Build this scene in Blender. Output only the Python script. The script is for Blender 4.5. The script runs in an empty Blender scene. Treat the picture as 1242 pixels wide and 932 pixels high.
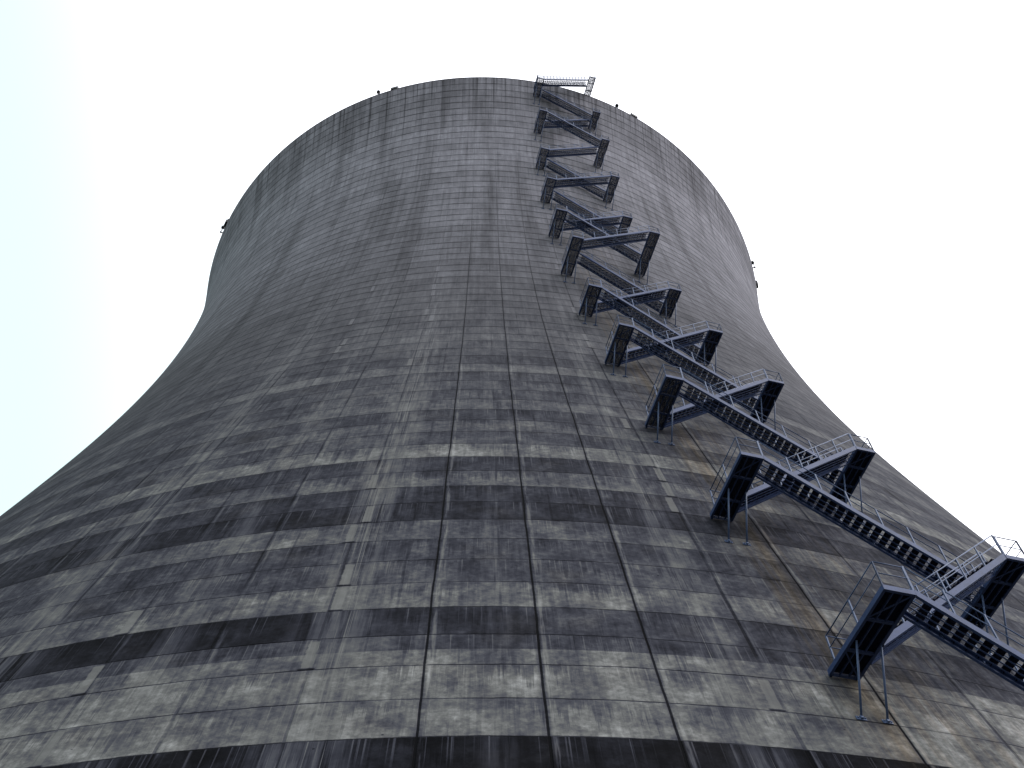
import bpy, bmesh, math, random
from mathutils import Vector, Matrix
random.seed(7)
S = 1.524                      # height of one concrete lift, metres
EYE = 1.6                      # eye height above the ground
D = 48.902717391890924         # eye to tower axis, in lifts
Z0 = 10.748610650645107        # first joint seen in the photo, in lifts above the eye
NP = 103                       # wall panels round the tower
PA = 360.0 / NP
AZ0 = 1.75                     # azimuth of a panel joint, degrees
ZR = 79.848                    # top edge, in lifts above the eye
C = bpy.context.scene.collection
scene = bpy.context.scene

# ------------------------------------------------------------------ profile of the shell (lifts)
KN = [-15, 0, 12, 25, 38, 50, 62, 72, 82.]
KV = [42.51497804834839, 38.15159580536546, 34.67431492595409, 30.856476040220866, 27.219760381067626,
      24.801319164274304, 23.635029250135805, 23.799458440290625, 25.170052998670993]
def _spline():
    n = len(KN); h = [KN[i+1]-KN[i] for i in range(n-1)]
    a = [0.0]*n; b = [1.0]*n; c = [0.0]*n; d = [0.0]*n
    for i in range(1, n-1):
        a[i] = h[i-1]; b[i] = 2*(h[i-1]+h[i]); c[i] = h[i]
        d[i] = 6*((KV[i+1]-KV[i])/h[i]-(KV[i]-KV[i-1])/h[i-1])
    for i in range(1, n):
        m = a[i]/b[i-1]; b[i] -= m*c[i-1]; d[i] -= m*d[i-1]
    x = [0.0]*n; x[-1] = d[-1]/b[-1]
    for i in range(n-2, -1, -1): x[i] = (d[i]-c[i]*x[i+1])/b[i]
    return h, x
_H, _M = _spline()
def prof(z):
    i = 0
    while i < len(KN)-2 and z > KN[i+1]: i += 1
    t0 = KN[i+1]-z; t1 = z-KN[i]; h = _H[i]
    return (_M[i]*t0**3+_M[i+1]*t1**3)/(6*h)+(KV[i]/h-_M[i]*h/6)*t0+(KV[i+1]/h-_M[i+1]*h/6)*t1

PHI = math.radians(14.0)
TV = Vector((math.cos(PHI), math.sin(PHI), 0)); NV = Vector((math.sin(PHI), -math.cos(PHI), 0))
def L(u, w, z):                # stair frame (lifts): u along the wall, w out from the axis, z above the eye -> metres
    q = TV*u + NV*w
    return Vector((q.x*S, (q.y+D)*S, z*S+EYE))
def wall_w(u, z):
    r = prof(z); return math.sqrt(max(r*r-u*u, 0))

# ------------------------------------------------------------------ helpers
def tag(o, label=None, cat=None, group=None, kind=None):
    for k, v in (('label', label), ('category', cat), ('group', group), ('kind', kind)):
        if v: o[k] = v
    return o
def empty(name, loc):
    o = bpy.data.objects.new(name, None); o.location = loc; C.objects.link(o); return o
class MB:
    def __init__(s): s.v = []; s.f = []; s.smooth = set()
    def hexa(s, p):            # 8 points: bottom loop 0-3, top loop 4-7
        b = len(s.v); s.v += [tuple(q) for q in p]
        for f in ((3,2,1,0),(4,5,6,7),(0,1,5,4),(1,2,6,5),(2,3,7,6),(3,0,4,7)): s.f.append(tuple(b+i for i in f))
    def box(s, o, ax, ay, az):  # corner + three edge vectors
        s.hexa([o, o+ax, o+ax+ay, o+ay, o+az, o+ax+az, o+ax+ay+az, o+ay+az])
    def bar(s, a, b, wx, wz, up=Vector((0,0,1))):   # centred rectangular bar
        d = (b-a); x = d.cross(up)
        if x.length < 1e-6: x = d.cross(Vector((1,0,0)))
        x.normalize(); z = x.cross(d).normalized()
        s.box(a-x*wx/2-z*wz/2, x*wx, d, z*wz)
    def tube(s, a, b, r, n=6):
        d = b-a; x = d.orthogonal().normalized(); y = d.normalized().cross(x)
        k = len(s.v)
        for q in (a, b):
            for i in range(n):
                t = 2*math.pi*i/n; s.v.append(tuple(q+x*math.cos(t)*r+y*math.sin(t)*r))
        for i in range(n):
            s.smooth.add(len(s.f)); s.f.append((k+i, k+(i+1)%n, k+n+(i+1)%n, k+n+i))
        s.f.append(tuple(k+n-1-i for i in range(n))); s.f.append(tuple(k+n+i for i in range(n)))
    def lathe(s, base, pts, n=12):
        k = len(s.v)
        for r, z in pts:
            for i in range(n):
                t = 2*math.pi*i/n; s.v.append((base.x+r*math.cos(t), base.y+r*math.sin(t), base.z+z))
        for j in range(len(pts)-1):
            for i in range(n):
                a = k+j*n+i; b = k+j*n+(i+1)%n; s.smooth.add(len(s.f)); s.f.append((a, b, b+n, a+n))
        s.f.append(tuple(k+n-1-i for i in range(n))); m = k+(len(pts)-1)*n; s.f.append(tuple(m+i for i in range(n)))
    def build(s, name, mat, parent=None, origin=None):
        me = bpy.data.meshes.new(name)
        o = bpy.data.objects.new(name, me); C.objects.link(o)
        off = Vector((0,0,0))
        if parent is not None:
            off = world_of(parent); o.parent = parent
        if origin is not None:
            o.location = origin-off; off = Vector(origin)
        me.from_pydata([tuple(Vector(v)-off) for v in s.v], [], s.f)
        for i in s.smooth: me.polygons[i].use_smooth = True
        me.materials.append(mat); me.update()
        bm = bmesh.new(); bm.from_mesh(me); bmesh.ops.recalc_face_normals(bm, faces=bm.faces); bm.to_mesh(me); bm.free()
        return o
def world_of(o):
    p = Vector((0,0,0))
    while o is not None: p += o.location; o = o.parent
    return p

# ------------------------------------------------------------------ node helpers
def new_mat(name):
    m = bpy.data.materials.new(name); m.use_nodes = True; nt = m.node_tree; nt.nodes.clear()
    out = nt.nodes.new('ShaderNodeOutputMaterial'); b = nt.nodes.new('ShaderNodeBsdfPrincipled')
    nt.links.new(b.outputs[0], out.inputs[0]); return m, nt, b
class NG:
    def __init__(s, nt): s.nt = nt
    def _set(s, sock, v):
        if isinstance(v, bpy.types.NodeSocket): s.nt.links.new(v, sock)
        else: sock.default_value = v
    def m(s, op, a, b=0.0, c=None, clamp=False):
        n = s.nt.nodes.new('ShaderNodeMath'); n.operation = op; n.use_clamp = clamp
        s._set(n.inputs[0], a); s._set(n.inputs[1], b)
        if c is not None: s._set(n.inputs[2], c)
        return n.outputs[0]
    def ss(s, x, lo, hi, a=0.0, b=1.0):
        n = s.nt.nodes.new('ShaderNodeMapRange'); n.interpolation_type = 'SMOOTHSTEP'
        s._set(n.inputs[0], x); 
        for i, v in enumerate((lo, hi, a, b)): s._set(n.inputs[i+1], v)
        return n.outputs[0]
    def vec(s, x, y, z=0.0):
        n = s.nt.nodes.new('ShaderNodeCombineXYZ'); s._set(n.inputs[0], x); s._set(n.inputs[1], y); s._set(n.inputs[2], z); return n.outputs[0]
    def noise(s, v, scale=1.0, detail=2.0, rough=.5):
        n = s.nt.nodes.new('ShaderNodeTexNoise'); s._set(n.inputs['Vector'], v)
        n.inputs['Scale'].default_value = scale; n.inputs['Detail'].default_value = detail; n.inputs['Roughness'].default_value = rough
        return n.outputs['Fac']
    def white(s, v):
        n = s.nt.nodes.new('ShaderNodeTexWhiteNoise'); s._set(n.inputs['Vector'], v); return n.outputs['Value']
    def mix(s, f, a, b):
        n = s.nt.nodes.new('ShaderNodeMix'); n.data_type = 'RGBA'
        s._set(n.inputs[0], f); s._set(n.inputs[6], a); s._set(n.inputs[7], b); return n.outputs[2]
    def lerp(s, f, a, b):
        n = s.nt.nodes.new('ShaderNodeMix'); n.data_type = 'FLOAT'
        s._set(n.inputs[0], f); s._set(n.inputs[2], a); s._set(n.inputs[3], b); return n.outputs[0]

# ------------------------------------------------------------------ concrete of the shell
def concrete():
    m, nt, bs = new_mat('weathered_concrete'); g = NG(nt)
    uv = nt.nodes.new('ShaderNodeUVMap'); uv.uv_map = 'UVMap'
    sp = nt.nodes.new('ShaderNodeSeparateXYZ'); nt.links.new(uv.outputs[0], sp.inputs[0])
    U, V = sp.outputs[0], sp.outputs[1]
    at = nt.nodes.new('ShaderNodeAttribute'); at.attribute_name = 'tone'; tone = at.outputs['Fac']
    # metric-like coordinates: one panel is ~1.35 lifts wide
    X = g.m('MULTIPLY', U, 1.6)
    big = g.noise(g.vec(X, V, 3.1), .35, 3, .55)
    mid = g.noise(g.vec(X, V, 7.7), 1.6, 4, .62)
    fine = g.noise(g.vec(X, V, 1.3), 9.0, 5, .7)
    stk1 = g.noise(g.vec(g.m('MULTIPLY', X, 5.0), g.m('MULTIPLY', V, .22), 2.0), 1.0, 4, .65)
    stk2 = g.noise(g.vec(g.m('MULTIPLY', X, 26.0), g.m('MULTIPLY', V, .16), 5.0), 1.0, 3, .6)
    stk3 = g.noise(g.vec(g.m('MULTIPLY', X, 11.0), g.m('MULTIPLY', V, .9), 9.0), 1.0, 3, .6)
    low = g.ss(V, 34, 6)                                   # lower shell is much more weathered
    lowc = g.m('MULTIPLY_ADD', low, .75, .25)
    # contrast around the tone of the panel
    e = g.m('MULTIPLY', g.m('SUBTRACT', mid, .5), g.m('MULTIPLY', lowc, 4.2))
    e = g.m('ADD', e, g.m('MULTIPLY', g.m('SUBTRACT', stk1, .5), g.m('MULTIPLY_ADD', low, .4, 1.3)))
    e = g.m('ADD', e, g.m('MULTIPLY', g.m('SUBTRACT', fine, .5), g.m('MULTIPLY', lowc, 3.0)))
    e = g.m('ADD', e, g.m('MULTIPLY', g.m('SUBTRACT', stk3, .5), g.m('MULTIPLY', lowc, .8)))
    e = g.m('ADD', e, g.m('MULTIPLY', g.m('SUBTRACT', big, .5), g.ss(V, 20, 42, 1.05, .55)))
    # broad dark meridian runs on the upper shell
    mer = g.noise(g.vec(g.m('MULTIPLY', U, .85), g.m('MULTIPLY', V, .035), 41.0), 1.0, 3, .6)
    mer2 = g.noise(g.vec(g.m('MULTIPLY', U, 3.6), g.m('MULTIPLY', V, .05), 43.0), 1.0, 3, .6)
    mm = g.m('ADD', g.m('MULTIPLY', g.ss(mer, .50, .66), -.5), g.m('MULTIPLY', g.ss(mer2, .54, .68), -.4))
    e = g.m('ADD', e, g.m('MULTIPLY', mm, g.ss(V, 22, 40)))
    val = g.m('MULTIPLY', tone, g.m('POWER', 2.0, e))
    # pale run-off streaks (lime) in clusters that follow two meridians, plus sparse ones everywhere
    def band(c, w): return g.ss(g.m('ABSOLUTE', g.m('SUBTRACT', U, c)), w, 0.0)
    def az(a): return (a-AZ0)/PA
    clus = g.m('MAXIMUM', g.m('MAXIMUM', band(az(-4.7), .55), g.m('MULTIPLY', band(az(7.4), .34), .8)),
               g.m('MAXIMUM', g.m('MULTIPLY', band(az(-16.5), .6), .9), g.m('MAXIMUM', g.m('MULTIPLY', band(az(-27.0), .6), .6), g.m('MAXIMUM', g.m('MULTIPLY', band(az(-10.3), .3), .6), g.m('MULTIPLY', band(az(.4), .2), .35)))))
    clus = g.m('MULTIPLY', clus, g.ss(V, 48, 22))
    spa = g.m('MULTIPLY', g.ss(big, .45, .7), .35)
    amt = g.m('MAXIMUM', clus, g.m('MULTIPLY', spa, low))
    th = g.m('MULTIPLY_ADD', amt, -.20, .70)
    ls = g.m('MULTIPLY', g.ss(stk2, th, g.m('ADD', th, .12)), g.m('MINIMUM', g.m('MULTIPLY', amt, 1.6), 1.0))
    ls = g.m('MAXIMUM', ls, g.m('MULTIPLY', clus, g.m('MULTIPLY', g.ss(stk1, .36, .6), .6)))
    val = g.lerp(g.m('MULTIPLY', ls, .85), val, g.m('MULTIPLY_ADD', mid, .16, .12))
    # short pale dribbles starting under each lift joint
    fv = g.m('FRACT', V); fu = g.m('FRACT', U)
    drb = g.noise(g.vec(g.m('MULTIPLY', X, 26.0), g.m('MULTIPLY', g.m('FLOOR', V), 7.3), 4.0), 1.0, 2, .5)
    dl = g.m('MULTIPLY', g.ss(drb, .57, .70), g.ss(g.m('SUBTRACT', 1.0, fv), .85, .05))
    val = g.m('MULTIPLY_ADD', g.m('MULTIPLY', dl, low), .07, val)
    # dark runs that start under each lift joint and fray out downwards
    rl_ = g.noise(g.vec(g.m('MULTIPLY', X, 7.0), g.m('MULTIPLY', g.m('FLOOR', V), 3.7), 14.0), 1.0, 5, .72)
    ln = g.ss(rl_, .40, .72, .02, 1.25)
    dr = g.ss(g.m('SUBTRACT', 1.0, fv), g.m('ADD', ln, .12), g.m('SUBTRACT', ln, .12))
    dr = g.m('MULTIPLY', dr, g.ss(g.noise(g.vec(X, V, 23.0), .9, 3, .6), .35, .6))
    dd = g.ss(g.noise(g.vec(g.m('MULTIPLY', X, 9.0), g.m('MULTIPLY', V, .3), 17.0), 1.0, 4, .65), .48, .66)
    dr = g.m('MAXIMUM', g.m('MULTIPLY', dr, .40), g.m('MULTIPLY', dd, .22))
    val = g.m('MULTIPLY', val, g.m('SUBTRACT', 1.0, g.m('MULTIPLY', dr, g.ss(V, 40, 10, .25, 1.0))))
    # dark drips from the top edge
    top = g.m('SUBTRACT', ZR-Z0, V)
    dn = g.noise(g.vec(g.m('MULTIPLY', X, 3.2), 0.0, 11.0), 1.0, 3, .7)
    dlen = g.m('MULTIPLY', g.ss(dn, .48, .68), 15.0)
    dk = g.m('MULTIPLY', g.ss(top, g.m('ADD', dlen, .01), 0.0), g.ss(dn, .48, .58))
    dk = g.m('MULTIPLY', dk, g.ss(stk2, .3, .55))
    val = g.m('MULTIPLY', val, g.m('MULTIPLY_ADD', dk, -.62, 1.0))
    # joints: panel joints (vertical) and lift joints (horizontal)
    jit = g.m('MULTIPLY', g.m('SUBTRACT', g.noise(g.vec(g.m('ROUND', U), g.m('MULTIPLY', V, .6), 0.5), 1.0, 2, .5), .5), .03)
    du = g.m('ABSOLUTE', g.m('SUBTRACT', g.m('FRACT', g.m('ADD', g.m('ADD', U, jit), .5)), .5))
    jr = g.white(g.vec(g.m('ROUND', U), 3.0, 0.0))
    # the joints are heavily stained on the lower shell, thin further up
    jw = g.m('MULTIPLY', g.m('MULTIPLY_ADD', jr, .010, .012), g.m('MULTIPLY_ADD', low, .4, .75))
    jn = g.noise(g.vec(g.m('ROUND', U), g.m('MULTIPLY', V, .35), 6.0), 1.0, 3, .6)
    strong = g.m('MAXIMUM', g.m('MAXIMUM', band(0.0, .5), band(1.0, .5)), g.m('MAXIMUM', band(-1.0, .5), band(3.0, .5)))
    jamp = g.m('MAXIMUM', g.m('MULTIPLY', g.ss(jn, .34, .56), g.m('MULTIPLY_ADD', jr, .42, .36)), g.ss(strong, 0.0, .9))
    jamp = g.m('MULTIPLY', jamp, g.m('MULTIPLY_ADD', g.ss(V, 56, 26), .72, .28))
    jv = g.m('MULTIPLY', g.ss(du, jw, g.m('MULTIPLY', jw, .45)), jamp)
    jsoft = g.m('MULTIPLY', g.ss(du, g.m('MULTIPLY', jw, 3.6), 0.0), g.m('MULTIPLY', jamp, .3))
    # pale edge on one side of a joint
    sgn = g.m('SUBTRACT', g.m('FRACT', g.m('ADD', g.m('ADD', U, jit), .5)), .5)
    pale = g.m('MULTIPLY', g.m('MULTIPLY', g.ss(sgn, .02, .045), g.ss(sgn, .085, .06)), g.m('MULTIPLY', g.m('MULTIPLY', jamp, low), g.ss(stk3, .4, .6)))
    # form-panel edge in the middle of a panel
    hm = g.m('ABSOLUTE', g.m('SUBTRACT', fu, g.m('MULTIPLY_ADD', g.m('ROUND', g.m('MULTIPLY', g.white(g.vec(g.m('FLOOR', U), 8.0, 0.0)), 2.0)), .17, .33)))
    hv = g.m('MULTIPLY', g.ss(hm, .018, .006), g.m('MULTIPLY', g.ss(g.noise(g.vec(g.m('FLOOR', U), g.m('MULTIPLY', V, .5), 2.2), 1.0, 2, .5), .45, .65), .42))
    hj = g.m('MULTIPLY', g.m('SUBTRACT', g.noise(g.vec(X, g.m('FLOOR', g.m('ADD', V, .5)), 3.0), 2.5, 3, .6), .5), .05)
    dv = g.m('ABSOLUTE', g.m('SUBTRACT', g.m('FRACT', g.m('ADD', g.m('ADD', V, hj), .5)), .5))
    hr = g.noise(g.vec(g.m('MULTIPLY', X, .55), g.m('MULTIPLY', g.m('FLOOR', g.m('ADD', V, .5)), 5.1), 0.7), 1.0, 4, .7)
    hw = g.m('MULTIPLY_ADD', g.ss(V, 8, 45), .085, .022)
    hh = g.m('MULTIPLY', g.ss(dv, hw, g.m('MULTIPLY', hw, .3)), g.ss(hr, .25, .6, .35, 1.0))
    hh = g.m('MULTIPLY', hh, g.m('MULTIPLY_ADD', g.ss(V, 4, 22, 1.0, .85), .85, 0.0))
    dark = g.m('MAXIMUM', g.m('MAXIMUM', jv, jsoft), g.m('MAXIMUM', hh, hv))
    val = g.m('MULTIPLY_ADD', pale, .09, val)
    val = g.m('MULTIPLY', val, g.m('SUBTRACT', 1.0, g.m('MULTIPLY', dark, .93)))
    # pale mortar patches beside two of the joints, each with a dark lower lip
    row = g.m('FLOOR', V)
    for pa, seed in ((-5.05, 3.0), (8.75, 9.0), (-12.2, 17.0)):
        w1 = g.white(g.vec(row, seed, 0.0)); w2 = g.white(g.vec(row, seed, 5.0))
        c0 = g.m('ADD', az(pa), g.m('MULTIPLY', g.m('SUBTRACT', w2, .5), .22))
        rag = g.m('MULTIPLY', g.m('SUBTRACT', fine, .5), .05)
        du_ = g.m('ABSOLUTE', g.m('ADD', g.m('SUBTRACT', U, c0), rag))
        on = g.m('MULTIPLY', g.m('GREATER_THAN', w1, .64), g.ss(V, 40, 36))
        body = g.m('MULTIPLY', g.m('MULTIPLY', g.ss(du_, .055, .045), on), g.m('MULTIPLY', g.ss(fv, .06, .10), g.ss(fv, .98, .9)))
        lip = g.m('MULTIPLY', g.m('MULTIPLY', g.ss(du_, .09, .06), on), g.ss(g.m('ABSOLUTE', g.m('SUBTRACT', fv, .03)), .05, .02))
        val = g.lerp(g.m('MULTIPLY', body, .7), val, g.m('MULTIPLY_ADD', mid, .12, .13))
        val = g.m('MULTIPLY', val, g.m('MULTIPLY_ADD', lip, -.8, 1.0))
    # tie holes: a few dark specks
    vo = nt.nodes.new('ShaderNodeTexVoronoi'); g._set(vo.inputs['Vector'], g.vec(X, V, 0.0)); vo.inputs['Scale'].default_value = 3.0
    spk = g.m('MULTIPLY', g.ss(vo.outputs['Distance'], .075, .03), g.ss(g.white(vo.outputs['Position']), .93, .94))
    val = g.m('MULTIPLY', val, g.m('MULTIPLY_ADD', spk, -.8, 1.0))
    val = g.m('MINIMUM', g.m('MAXIMUM', g.m('MULTIPLY', val, g.ss(V, 10, 45, .70, .80)), .003), .46)
    # colour: dark algae is bluish, clean concrete neutral; rust runs under the stair
    hue = g.noise(g.vec(X, V, 20.0), .8, 3, .6)
    tint = g.mix(g.ss(val, .010, .12), (.90, .93, 1.24, 1), (1.0, 1.0, .975, 1))
    tint = g.mix(g.m('MULTIPLY', g.ss(hue, .5, .75), .3), tint, (1.06, .98, .92, 1))
    tint = g.mix(g.ss(V, 8, 40), tint, (1.0, .985, 1.10, 1))
    rz = g.m('MULTIPLY', g.m('MAXIMUM', band(az(11.7), .62), g.m('MULTIPLY', band(az(14.0), 1.5), .55)), g.ss(V, 62, 24))
    rust = g.m('MULTIPLY', rz, g.ss(g.noise(g.vec(g.m('MULTIPLY', X, 6.5), g.m('MULTIPLY', V, .28), 31.0), 1.0, 4, .65), .42, .66))
    rust = g.m('MAXIMUM', rust, g.m('MULTIPLY', g.m('MULTIPLY', band(az(11.75), .16), g.ss(V, 40, 18)), g.ss(stk1, .32, .5)))
    tint = g.mix(g.m('MULTIPLY', rust, .85), tint, (1.18, .98, .78, 1))
    vm = nt.nodes.new('ShaderNodeVectorMath'); vm.operation = 'SCALE'
    g._set(vm.inputs[0], tint); g._set(vm.inputs['Scale'], val)
    nt.links.new(vm.outputs[0], bs.inputs['Base Color'])
    bs.inputs['Roughness'].default_value = .92; bs.inputs['Specular IOR Level'].default_value = .04
    hgt = g.m('ADD', g.m('MULTIPLY', fine, .012), g.m('MULTIPLY', g.m('MAXIMUM', jv, g.m('MULTIPLY', hh, .8)), -.05))
    hgt = g.m('ADD', hgt, g.m('MULTIPLY', mid, .02))
    bp = nt.nodes.new('ShaderNodeBump'); bp.inputs['Strength'].default_value = .6; bp.inputs['Distance'].default_value = 1.0
    nt.links.new(hgt, bp.inputs['Height']); nt.links.new(bp.outputs[0], bs.inputs['Normal'])
    return m

def steel(name, col, rough=.5, metal=.0, var=.5, spec=.15):
    m, nt, b = new_mat(name); g = NG(nt)
    tc = nt.nodes.new('ShaderNodeTexCoord')
    n1 = g.noise(tc.outputs['Object'], 2.3, 4, .65); n2 = g.noise(tc.outputs['Object'], 19.0, 3, .6)
    f = g.ss(g.m('MULTIPLY_ADD', n2, .45, g.m('MULTIPLY', n1, .6)), .35, .7)
    dk = tuple(c*(1-var) for c in col)+(1,)
    c = g.mix(f, dk, tuple(col)+(1,))
    rs = g.ss(g.noise(tc.outputs['Object'], 5.0, 5, .7), .64, .74)
    c = g.mix(g.m('MULTIPLY', rs, .5), c, (.11, .06, .035, 1))
    nt.links.new(c, b.inputs['Base Color']); b.inputs['Roughness'].default_value = rough; b.inputs['Metallic'].default_value = metal; b.inputs['Specular IOR Level'].default_value = spec
    return m
CONC = concrete()
STEEL = steel('blue_grey_painted_steel', (.042, .066, .155), .5, 0, .35)
RAIL = steel('blue_grey_railing_paint', (.078, .112, .205), .45, 0, .3)
GRATE = steel('dark_grating_steel', (.006, .007, .018), .8, 0, .4, .03)
LAMP = steel('black_lamp_housing', (.006, .006, .008), .5)

# ------------------------------------------------------------------ cooling tower shell
BANDS = {-1:.012, 0:.160, 1:.165, 2:.105, 3:.034, 4:.120, 5:.074, 6:.066, 7:.098, 8:.030, 9:.044, 10:.104, 11:.052, 12:.158, 13:.075,
         14:.098, 15:.064, 16:.106, 17:.083, 18:.090, 19:.078, 20:.130, 21:.082, 22:.088, 23:.096, 24:.108, 25:.112, 26:.104}
rb = random.Random(3)
def base_tone(row):
    if row in BANDS: return BANDS[row]
    if row < -1: return (.05, .12, .04, .1)[row % 4]
    f = min(max((row-26)/26.0, 0), 1)
    q = min(max((row-27)/31.0, 0), 1); q = q*q*(3-2*q)
    b = .112+(.222-.112)*q
    if row in (59, 60): b *= 1.16
    return b*(1+rb.uniform(-.09, .09))
tower = empty('cooling_tower', (0, D*S, 0))
tag(tower, 'huge stained grey concrete cooling tower with a waisted hyperbolic shell and banded lifts', 'cooling tower')
def shell():
    SUB, VS = 6, 2
    nseg = NP*SUB
    v_lo = (-EYE/S)-Z0-.15
    rows = []
    k = math.floor(v_lo)
    vv = [v_lo]
    while True:
        for j in range(VS):
            x = k+j/VS
            if x > v_lo+.05 and x < ZR-Z0-.05: vv.append(x)
        k += 1
        if k > ZR-Z0+1: break
    vv.append(ZR-Z0)
    verts, faces, uvs, tones = [], [], [], []
    cx = Vector((0, 0))
    for v in vv:
        z = v+Z0; r = prof(z)
        for i in range(nseg):
            a = math.radians(AZ0+(i/SUB)*PA+180)
            verts.append((r*math.sin(a)*S, -r*math.cos(a)*S, z*S+EYE))
    rt = {}
    pr = random.Random(11)
    for j in range(len(vv)-1):
        row = math.floor((vv[j]+vv[j+1])/2)
        half = ((vv[j]+vv[j+1])/2-row) > .5
        if row not in rt:
            t = base_tone(row)
            pan = [t*(1+pr.gauss(0, .04)) for _ in range(NP)]
            rt[row] = pan
        for i in range(nseg):
            i2 = (i+1) % nseg
            faces.append((j*nseg+i, j*nseg+i2, (j+1)*nseg+i2, (j+1)*nseg+i))
            u0 = i/SUB
            # azimuth = AZ0 + i/SUB*PA + 180  ->  U = i/SUB + NP/2, wrapped to the range about zero
            U0 = u0+NP/2.0
            if U0 >= NP: U0 -= NP
            U0s = U0 if U0 < NP/2.0 else U0-NP
            U1s = U0s+1.0/SUB
            uvs += [(U0s, vv[j]), (U1s, vv[j]), (U1s, vv[j+1]), (U0s, vv[j+1])]
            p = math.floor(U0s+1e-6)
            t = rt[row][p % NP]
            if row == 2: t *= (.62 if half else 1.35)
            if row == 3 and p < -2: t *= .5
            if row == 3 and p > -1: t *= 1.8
            if p < -4 and row < 40: t *= 1-.24*min((-4-p)/5.0, 1)*min((40-row)/12.0, 1)   # left flank turned from the sun: its shade is put into the tone
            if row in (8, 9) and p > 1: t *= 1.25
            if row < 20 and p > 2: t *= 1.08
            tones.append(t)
    # inner face and top edge
    nb = len(verts)
    inner = [ZR-k*2.5 for k in range(32)]+[vv[0]+Z0]
    for z in inner:
        r = prof(z)-.2
        for i in range(nseg):
            a = math.radians(AZ0+(i/SUB)*PA+180); verts.append((r*math.sin(a)*S, -r*math.cos(a)*S, z*S+EYE))
    def addf(a, b, c, d, t, v):
        faces.append((a, b, c, d)); tones.append(t); uvs.extend([(0, v), (.2, v), (.2, v+.3), (0, v+.3)])
    tl = (len(vv)-1)*nseg
    for i in range(nseg):
        i2 = (i+1) % nseg
        addf(tl+i, tl+i2, nb+i2, nb+i, .2, 68.3)
        for j in range(len(inner)-1): addf(nb+j*nseg+i, nb+j*nseg+i2, nb+(j+1)*nseg+i2, nb+(j+1)*nseg+i, .16, 40.2)
    me = bpy.data.meshes.new('shell'); me.from_pydata(verts, [], faces)
    uvl = me.uv_layers.new(name='UVMap')
    flat = [c for uv in uvs for c in uv]; uvl.data.foreach_set('uv', flat)
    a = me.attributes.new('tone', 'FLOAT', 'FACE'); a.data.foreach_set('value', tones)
    me.materials.append(CONC)
    nouter = (len(vv)-1)*nseg
    me.polygons.foreach_set('use_smooth', [i < nouter for i in range(len(faces))])
    me.update()
    o = bpy.data.objects.new('shell', me); C.objects.link(o); o.parent = tower
shell()

# ------------------------------------------------------------------ zigzag stair
LAND = {  # z of the underside, u left, u right, w outer
 'R0': (9.85, 3.25, 3.84, 37.45), 'L1': (13.03, -1.87, -1.24, 36.67), 'R1': (16.40, 2.90, 3.49, 35.38), 'L2': (19.65, -2.21, -1.62, 34.46),
 'R2': (22.92, 2.48, 3.06, 33.27), 'L3': (26.06, -2.41, -1.83, 32.42), 'R3': (29.50, 2.32, 2.91, 31.16), 'L4': (32.71, -2.45, -1.86, 30.32),
 'R4': (36.04, 2.15, 2.74, 29.24), 'L5': (39.50, -2.40, -1.80, 28.31), 'R5': (42.65, 2.10, 2.68, 27.55), 'L6': (46.00, -2.41, -1.84, 27.52),
 'R6': (49.13, 2.07, 2.62, 27.43), 'L7': (52.50, -2.41, -1.80, 26.06), 'R7': (55.45, 2.01, 2.58, 25.40), 'L8': (58.79, -2.42, -1.82, 25.32),
 'R8': (61.70, 1.96, 2.50, 25.37), 'L9': (64.90, -2.40, -1.83, 24.90), 'R9': (67.95, 1.90, 2.45, 25.50), 'L10': (71.20, -2.33, -1.80, 25.37),
 'R10': (74.20, 1.91, 2.45, 25.33), 'L11': (77.30, -2.35, -1.84, 25.80), 'R11': (80.15, 1.88, 2.40, 26.10)}
FH = .115           # depth of the landing frame
FW = .56            # width of a flight
RH = .60            # rail height above the deck
stair = empty('staircase', L(0, 38.2, -EYE/S))
tag(stair, 'zigzag blue grey steel staircase climbing the tower wall to its top edge', 'staircase')
CF = .016           # flange thickness
M2 = 1/S
def fence(mb, pts, h=RH, step=.82, rails=(1.0, .52)):
    """posts, top rail, mid rail and kick plate along a polyline given in lifts"""
    for a, b in zip(pts[:-1], pts[1:]):
        a = Vector(a); b = Vector(b); n = max(1, round((b-a).length/step))
        P = [L(*(a+(b-a)*(i/n))) for i in range(n+1)]
        up = Vector((0, 0, h*S))
        for i, q in enumerate(P): mb.bar(q-Vector((0,0,.1)), q+up, .045, .045, TV)
        for k in rails: mb.tube(P[0]+up*k, P[-1]+up*k, .021 if k == 1 else .017)
TOPG = dict(h=.74, step=.33, rails=(1.0, .8, .6, .4, .2))   # the top flight has a taller guard
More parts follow.
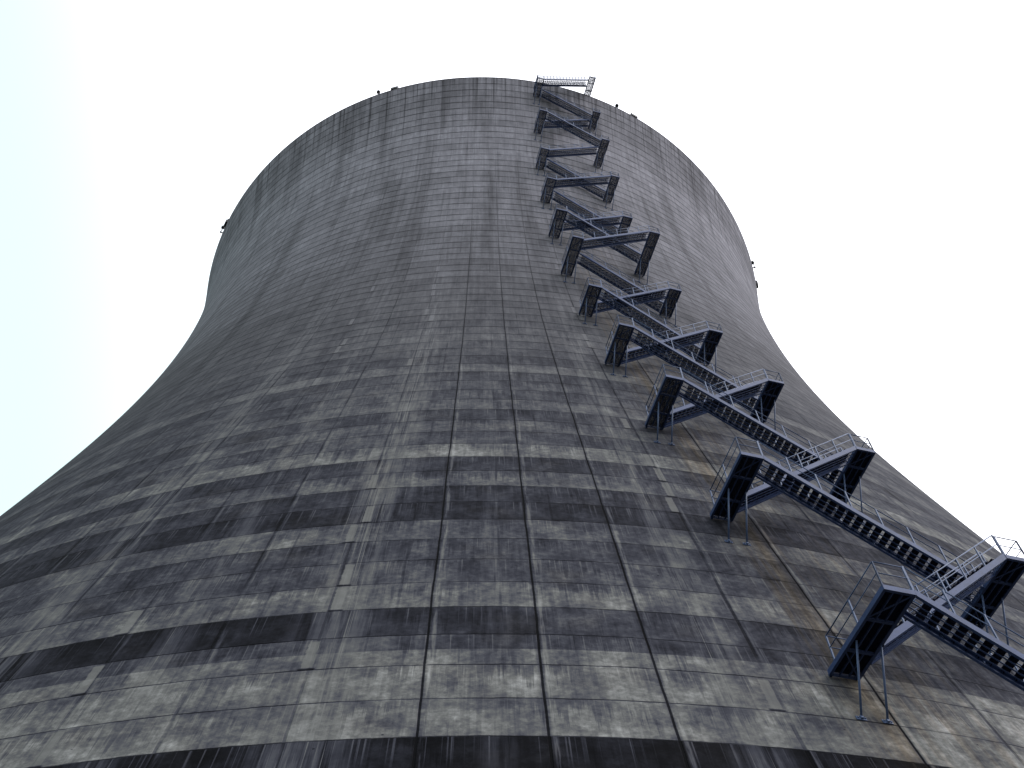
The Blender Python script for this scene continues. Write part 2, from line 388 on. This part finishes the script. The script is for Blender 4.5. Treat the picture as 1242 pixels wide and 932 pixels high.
def landing(name):
    z, u0, u1, wo = LAND[name]; left = name[0] == 'L'
    top_one = name == 'R11'
    um = (u0+u1)/2
    wi = (prof(ZR)-.35 if top_one else max(wall_w(u0, z+FH), wall_w(u1, z+FH), wall_w(u0, z), wall_w(u1, z))+.02)
    if top_one: wi = 24.55
    org = L(um, (wi+wo)/2, z)
    fr = MB()
    tk = .012
    E = lambda a, b, th=tk: None
    def plate(ua, wa, ub, wb, th, dz0=0.0, dz1=FH):        # vertical plate between two plan points
        fr.bar(L(ua, wa, z+(dz0+dz1)/2), L(ub, wb, z+(dz0+dz1)/2), th*S, (dz1-dz0)*S)
    plate(u0, wo, u1, wo, tk); plate(u0, wi, u1, wi, tk)
    plate(u0, wi+.007, u0, wo-.007, tk); plate(u1, wi+.007, u1, wo-.007, tk)
    # inner flanges of the channels
    for dz in (.006, FH-.016):
        fr.bar(L(u0+.03, wi+.01, z+dz), L(u0+.03, wo-.01, z+dz), .046*S, .01*S); fr.bar(L(u1-.03, wi+.01, z+dz), L(u1-.03, wo-.01, z+dz), .046*S, .01*S)
        fr.bar(L(u0+.055, wo-.03, z+dz), L(u1-.055, wo-.03, z+dz), .046*S, .01*S)
    # cross beams, two stringers and a diagonal under the deck
    n = 3
    ws = [wi+(wo-wi)*f for f in (.30, .66)]
    for w in ws: fr.bar(L(u0+.01, w, z+.04), L(u1-.01, w, z+.04), .05*S, .06*S)
    for f in (.36, .66):
        uu = u0+(u1-u0)*f
        cuts = [wi+.01]+[c for w in ws for c in (w-.027, w+.027)]+[wo-.01]
        for a, b in zip(cuts[::2], cuts[1::2]): fr.bar(L(uu, a, z+.046), L(uu, b, z+.046), .022*S, .04*S)
    for a, b, s in ((ws[1]+.03, wo-.03, 1), (wi+.03, ws[0]-.03, -1)):
        ua, ub = (u0+.03, u1-.03) if s > 0 else (u1-.03, u0+.03)
        fr.bar(L(ua, a, z+.017), L(ub, b, z+.017), .028*S, .016*S)
    # brackets to the wall
    for uu in (u0+.06, u1-.06):
        w0 = wall_w(uu, z+.05) if not top_one else wi-.05
        fr.bar(L(uu, w0-.03, z+.05), L(uu, wi+.02, z+.05), .05*S, .07*S)
    part = fr.build('landing', STEEL, stair, org)
    gr = MB(); dz = FH-.036/S-.002
    nb = int((u1-u0-.02)*S/.032)
    for i in range(nb+1):
        uu = u0+.012+(u1-u0-.024)*i/nb
        gr.box(L(uu, wi+.012, z+dz), TV*.017, NV*((wo-wi-.024)*S), Vector((0, 0, .036)))
    nc = int((wo-wi)*S/.10)
    for i in range(nc+1):
        ww = wi+.015+(wo-wi-.03)*i/nc
        gr.box(L(u0+.012, ww, z+dz+.008), TV*((u1-u0-.024)*S), NV*.012, Vector((0, 0, .010)))
    gr.build('grating', GRATE, part, org)
    rl = MB(); zt = z+FH; ins = .012
    ue, uo_ = (u0+ins, u1-ins) if left else (u1-ins, u0+ins)
    wl = wi+.30
    fence(rl, [(uo_, wo-ins, zt), (ue, wo-ins, zt), (ue, wl, zt)], **(TOPG if name == 'L11' else {}))
    # the rail turns along the wall at the inner end
    for k in (1.0, .52):
        rl.tube(L(ue, wl, zt+RH*k), L(uo_+(ue-uo_)*.25, wl, zt+RH*k), .019)
    rl.build('railing', RAIL, part, org)
    # two slanting struts from the underside to the wall
    if name not in ('R11', 'R0'):
        for uu in (u0+.10, u1-.03) if left else (u0+.03, u1-.06):
            wt = wi+min(.98, (wo-wi)*.6); zf = z-1.22; wf = wall_w(uu, zf)+.012
            st = MB(); a = L(uu, wf+.015, zf); b = L(uu, wt, z+.01)
            st.tube(a, b, .034, 8)
            sl = (prof(zf+.5)-prof(zf-.5)); tv = (NV*sl+Vector((0, 0, 1))).normalized(); nv = TV.cross(tv).normalized()
            if nv.dot(NV) < 0: nv = -nv
            st.box(a-TV*.15-tv*.07-nv*.03, TV*.30, tv*.14, nv*.024)
            st.box(a-TV*.04-tv*.05-nv*.006, TV*.08, tv*.11, nv*.06)
            for sx in (-.11, .11): st.box(a+TV*(sx-.018)-tv*.018-nv*.006, TV*.036, tv*.036, nv*.03)
            st.build('strut', RAIL, part, a)
    return part
def flight(lo, hi, w_out):
    zl, l0, l1, _ = LAND[lo]; zh, h0, h1, _ = LAND[hi]
    dirn = 1 if hi[0] == 'R' else -1
    ua = l1 if dirn > 0 else l0; ub = h0 if dirn > 0 else h1
    ua += dirn*.010; ub -= dirn*.010
    za, zb = zl+FH, zh+FH
    wc = w_out-FW/2
    org = L((ua+ub)/2, wc, (za+zb)/2)
    sd = .135; th = .011
    st = MB()
    hd = sd/math.cos(math.atan2(zb-za, abs(ub-ua)))           # vertical size of the sloping stringer
    for w in (w_out-th/2, w_out-FW+th/2):
        # channel web as a sheared plate with plumb ends
        a, b = w-th/2, w+th/2
        st.hexa([L(ua, a, za-hd+.04), L(ua, b, za-hd+.04), L(ub, b, zb-hd+.04), L(ub, a, zb-hd+.04),
                 L(ua, a, za+.04), L(ua, b, za+.04), L(ub, b, zb+.04), L(ub, a, zb+.04)])
        s = -1 if w > wc else 1
        for o in (.04-.012, .04-hd):                          # flanges point inwards
            a, b = sorted((w+s*th/2, w+s*(th/2+.045)))
            st.hexa([L(ua, a, za+o), L(ua, b, za+o), L(ub, b, zb+o), L(ub, a, zb+o),
                     L(ua, a, za+o+.012), L(ua, b, za+o+.012), L(ub, b, zb+o+.012), L(ub, a, zb+o+.012)])
    for fr_ in (.36, .56, .76):                               # flat ties under the treads
        w = w_out-FW*fr_
        st.hexa([L(ua, w-.014, za-hd+.075), L(ua, w+.014, za-hd+.075), L(ub, w+.014, zb-hd+.075), L(ub, w-.014, zb-hd+.075),
                 L(ua, w-.014, za-hd+.085), L(ua, w+.014, za-hd+.085), L(ub, w+.014, zb-hd+.085), L(ub, w-.014, zb-hd+.085)])
    part = st.build('flight', STEEL, stair, org)
    tr = MB(); nt_ = 24; rise = (zb-za)/nt_; run = (ub-ua)/nt_
    dep = .175                                                # going of a tread
    wi_, wo_ = w_out-FW+.075, w_out-.075
    for i in range(1, nt_):
        uc = ua+run*(i-.5)+0.0; zc = za+rise*i
        nb = 8
        for k in range(nb+1):
            uu = uc+dirn*(-dep/2+dep*k/nb)
            hgt = .04 if 0 < k < nb else .046
            tr.box(L(uu, wi_, zc-hgt/S), TV*(.010 if 0 < k < nb else .010), NV*((wo_-wi_)*S), Vector((0, 0, hgt)))
        for k in range(4):                                    # tie bars and end plates
            ww = wi_+(wo_-wi_)*k/3.0
            e = k in (0, 3)
            tr.box(L(uc-dep/2+.004, ww-(.004 if e else .012), zc-(.05 if e else .030)), TV*((dep-.004)*S), NV*((.008 if e else .024)*S), Vector((0, 0, .05 if e else .018)))
        for ww, w2 in ((wi_, w_out-FW+th+.001), (wo_, w_out-th-.001)):
            a, b = sorted((ww, w2)); tr.box(L(uc-.02, a, zc-.036), TV*.06, NV*((b-a)*S), Vector((0, 0, .012)))
    tr.build('treads', GRATE, part, org)
    rl = MB()
    for w in (w_out-.02, w_out-FW+.02):
        fence(rl, [(ua, w, za+.04), (ub, w, zb+.04)], **(TOPG if hi == 'R11' else {}))
    rl.build('handrail', RAIL, part, org)
for nm in LAND: landing(nm)
FL = [('R0','L1',36.67),('L1','R1',35.38),('R1','L2',34.46),('L2','R2',33.27),('R2','L3',32.42),('L3','R3',31.16),('R3','L4',30.32),('L4','R4',29.24),
      ('R4','L5',28.31),('L5','R5',27.55),('R5','L6',26.74),('L6','R6',27.45),('R6','L7',26.06),('L7','R7',25.40),('R7','L8',24.60),('L8','R8',25.33),
      ('R8','L9',24.26),('L9','R9',24.90),('R9','L10',25.36),('L10','R10',24.66),('R10','L11',25.02),('L11','R11',25.80)]
for a, b, w in FL: flight(a, b, w)

# ------------------------------------------------------------------ small lamps and boxes on the top edge
def rim_pt(azd, dr=-.1):
    r = prof(ZR)+dr; a = math.radians(azd); return Vector((r*math.sin(a)*S, (D-r*math.cos(a))*S, ZR*S+EYE))
def lamp(azd, label, dr=-.1):
    p = rim_pt(azd, dr); r = empty('beacon', p)
    tag(r, label, 'beacon', 'beacons on the top edge of the tower')
    a = MB()
    if dr > 0: a.bar(rim_pt(azd, -.1)+Vector((0, 0, .06)), p+Vector((0, 0, .06)), .12, .10)   # bracket reaching out over the edge
    a.lathe(p, [(.13, 0), (.13, .04), (.05, .05), (.05, 1.15), (.08, 1.18)], 10); a.build('post', LAMP, r, p)
    h = MB(); h.lathe(p+Vector((0, 0, 1.18)), [(.11, 0), (.20, .06), (.23, .18), (.22, .40), (.15, .52), (.06, .57)], 12); h.build('lamp_head', LAMP, r, p)
def cabinet(azd, label, s=.75, dr=-.1):
    p = rim_pt(azd, dr); r = empty('junction_box', p)
    tag(r, label, 'junction box', 'junction boxes on the top edge of the tower')
    a = math.radians(azd); t = Vector((math.cos(a), math.sin(a), 0)); n = Vector((math.sin(a), -math.cos(a), 0))
    b = MB(); b.box(p-t*.55*s-n*.15+Vector((0, 0, .01)), t*1.1*s, n*.40, Vector((0, 0, .8*s)))
    b.build('cabinet', LAMP, r, p)
    l = MB(); l.box(p-t*.60*s-n*.2+Vector((0, 0, .013+.8*s)), t*.8*s, n*.44, Vector((0, 0, .06))); l.box(p+t*.25*s-n*.1+Vector((0, 0, .013+.8*s)), t*.24, n*.22, Vector((0, 0, .34)))
    l.build('lid', LAMP, r, p)
lamp(-19.9, 'black beacon on a short post, on the tower top edge left of the staircase')
lamp(25.2, 'black beacon on a short post, on the tower top edge just right of the staircase')
lamp(-62.6, 'small black beacon at the far left flank of the tower top edge', .16)
lamp(70.0, 'small black beacon at the far right flank of the tower top edge', .16)
cabinet(-16.6, 'low black box on the top edge between the left beacon and the staircase')
cabinet(28.6, 'low black box on the top edge down right of the beacon beside the staircase')
cabinet(-60.6, 'low black box on the far left flank of the top edge, just above a beacon', .75, .0)
cabinet(74.2, 'low dark box on the far right flank of the top edge, just below a beacon', .75, .0)

# ------------------------------------------------------------------ ground
def ground():
    m, nt, b = new_mat('dark_gravel_ground'); g = NG(nt); tc = nt.nodes.new('ShaderNodeTexCoord')
    n1 = g.noise(tc.outputs['Object'], .08, 4, .6); n2 = g.noise(tc.outputs['Object'], 6.0, 5, .7)
    c = g.mix(g.ss(n1, .42, .6), (.022, .028, .014, 1), (.05, .047, .042, 1)); c = g.mix(g.m('MULTIPLY', n2, .5), c, (.03, .03, .03, 1))
    nt.links.new(c, b.inputs['Base Color']); b.inputs['Roughness'].default_value = .95
    bp = nt.nodes.new('ShaderNodeBump'); bp.inputs['Strength'].default_value = .4; nt.links.new(n2, bp.inputs['Height']); nt.links.new(bp.outputs[0], b.inputs['Normal'])
    me = bpy.data.meshes.new('ground'); R = 4000
    me.from_pydata([(-R, -R, 0), (R, -R, 0), (R, R, 0), (-R, R, 0)], [], [(0, 1, 2, 3)]); me.materials.append(m)
    o = bpy.data.objects.new('ground', me); C.objects.link(o); tag(o, 'dark gravel and grass round the foot of the tower', 'ground', None, 'structure')
ground()

# ------------------------------------------------------------------ overcast sky, weak sun
w = bpy.data.worlds.new('World'); scene.world = w; w.use_nodes = True
nt = w.node_tree; nt.nodes.clear(); g = NG(nt)
SUN_EL, SUN_AZ = math.radians(52), math.radians(105)          # azimuth clockwise from +Y
sky = nt.nodes.new('ShaderNodeTexSky'); sky.sky_type = 'NISHITA'; sky.sun_disc = False
sky.sun_elevation = SUN_EL; sky.sun_rotation = SUN_AZ; sky.air_density = 1.0; sky.dust_density = 3.0
tc = nt.nodes.new('ShaderNodeTexCoord')
cl = g.noise(tc.outputs['Generated'], 1.6, 5, .55)
spx = nt.nodes.new('ShaderNodeSeparateXYZ'); nt.links.new(tc.outputs['Generated'], spx.inputs[0])
cloud = g.mix(g.ss(cl, .3, .7), (11.8, 12.0, 12.9, 1), (13.0, 13.0, 13.5, 1))
# the hidden sun makes the cloud brighter towards it
vd = nt.nodes.new('ShaderNodeVectorMath'); vd.operation = 'DOT_PRODUCT'
nt.links.new(tc.outputs['Generated'], vd.inputs[0])
vd.inputs[1].default_value = (math.sin(SUN_AZ)*math.cos(SUN_EL), math.cos(SUN_AZ)*math.cos(SUN_EL), math.sin(SUN_EL))
bright = g.ss(vd.outputs['Value'], -.1, .95, 1.0, 2.1)
vsc = nt.nodes.new('ShaderNodeVectorMath'); vsc.operation = 'SCALE'
nt.links.new(cloud, vsc.inputs[0]); nt.links.new(bright, vsc.inputs['Scale']); cloud = vsc.outputs[0]
# thinner cloud to the west: a faint cold cast
cloud = g.mix(g.ss(spx.outputs[0], -.10, -.42), cloud, (9.3, 11.8, 12.0, 1))
mixed = g.mix(.93, sky.outputs[0], cloud)
bg = nt.nodes.new('ShaderNodeBackground'); nt.links.new(mixed, bg.inputs[0]); bg.inputs[1].default_value = .1
out = nt.nodes.new('ShaderNodeOutputWorld'); nt.links.new(bg.outputs[0], out.inputs[0])
sl = bpy.data.lights.new('sun', 'SUN'); sl.energy = 1.1; sl.angle = math.radians(25); sl.color = (1, .97, .93)
so = bpy.data.objects.new('sun', sl); C.objects.link(so)
sd = Vector((math.sin(SUN_AZ)*math.cos(SUN_EL), math.cos(SUN_AZ)*math.cos(SUN_EL), math.sin(SUN_EL)))
so.rotation_euler = sd.to_track_quat('Z', 'Y').to_euler(); so.location = sd*300

# ------------------------------------------------------------------ camera
f, pit, rol, yaw = 1250.0, 0.9879987137608112, -0.03719379479386891, 0.04943857725384153
def ray(X, Y):
    cr, sr = math.cos(rol), math.sin(rol); x = X*cr+Y*sr; y = -X*sr+Y*cr
    d = (x/f, 1.0, -y/f); cp, sp = math.cos(pit), math.sin(pit)
    a = d[1]*cp-d[2]*sp; z = d[1]*sp+d[2]*cp; cy, sy = math.cos(yaw), math.sin(yaw)
    return Vector((d[0]*cy+a*sy, -d[0]*sy+a*cy, z))
F = ray(0, 0).normalized(); Rv = (ray(1, 0)-ray(0, 0)).normalized(); Uv = Rv.cross(F).normalized()
cam = bpy.data.cameras.new('camera'); co = bpy.data.objects.new('camera', cam); C.objects.link(co)
co.matrix_world = Matrix(((Rv.x, Uv.x, -F.x, 0), (Rv.y, Uv.y, -F.y, 0), (Rv.z, Uv.z, -F.z, EYE), (0, 0, 0, 1)))
cam.sensor_width = 36; cam.lens = f/1242*36; cam.clip_start = .1; cam.clip_end = 12000
scene.camera = co
vs = scene.view_settings
scene.display_settings.display_device = 'sRGB'
vs.view_transform = 'Standard'; vs.look = 'None'; vs.exposure = 0; vs.gamma = 1; vs.use_curve_mapping = False
scene.cycles.max_bounces = 6
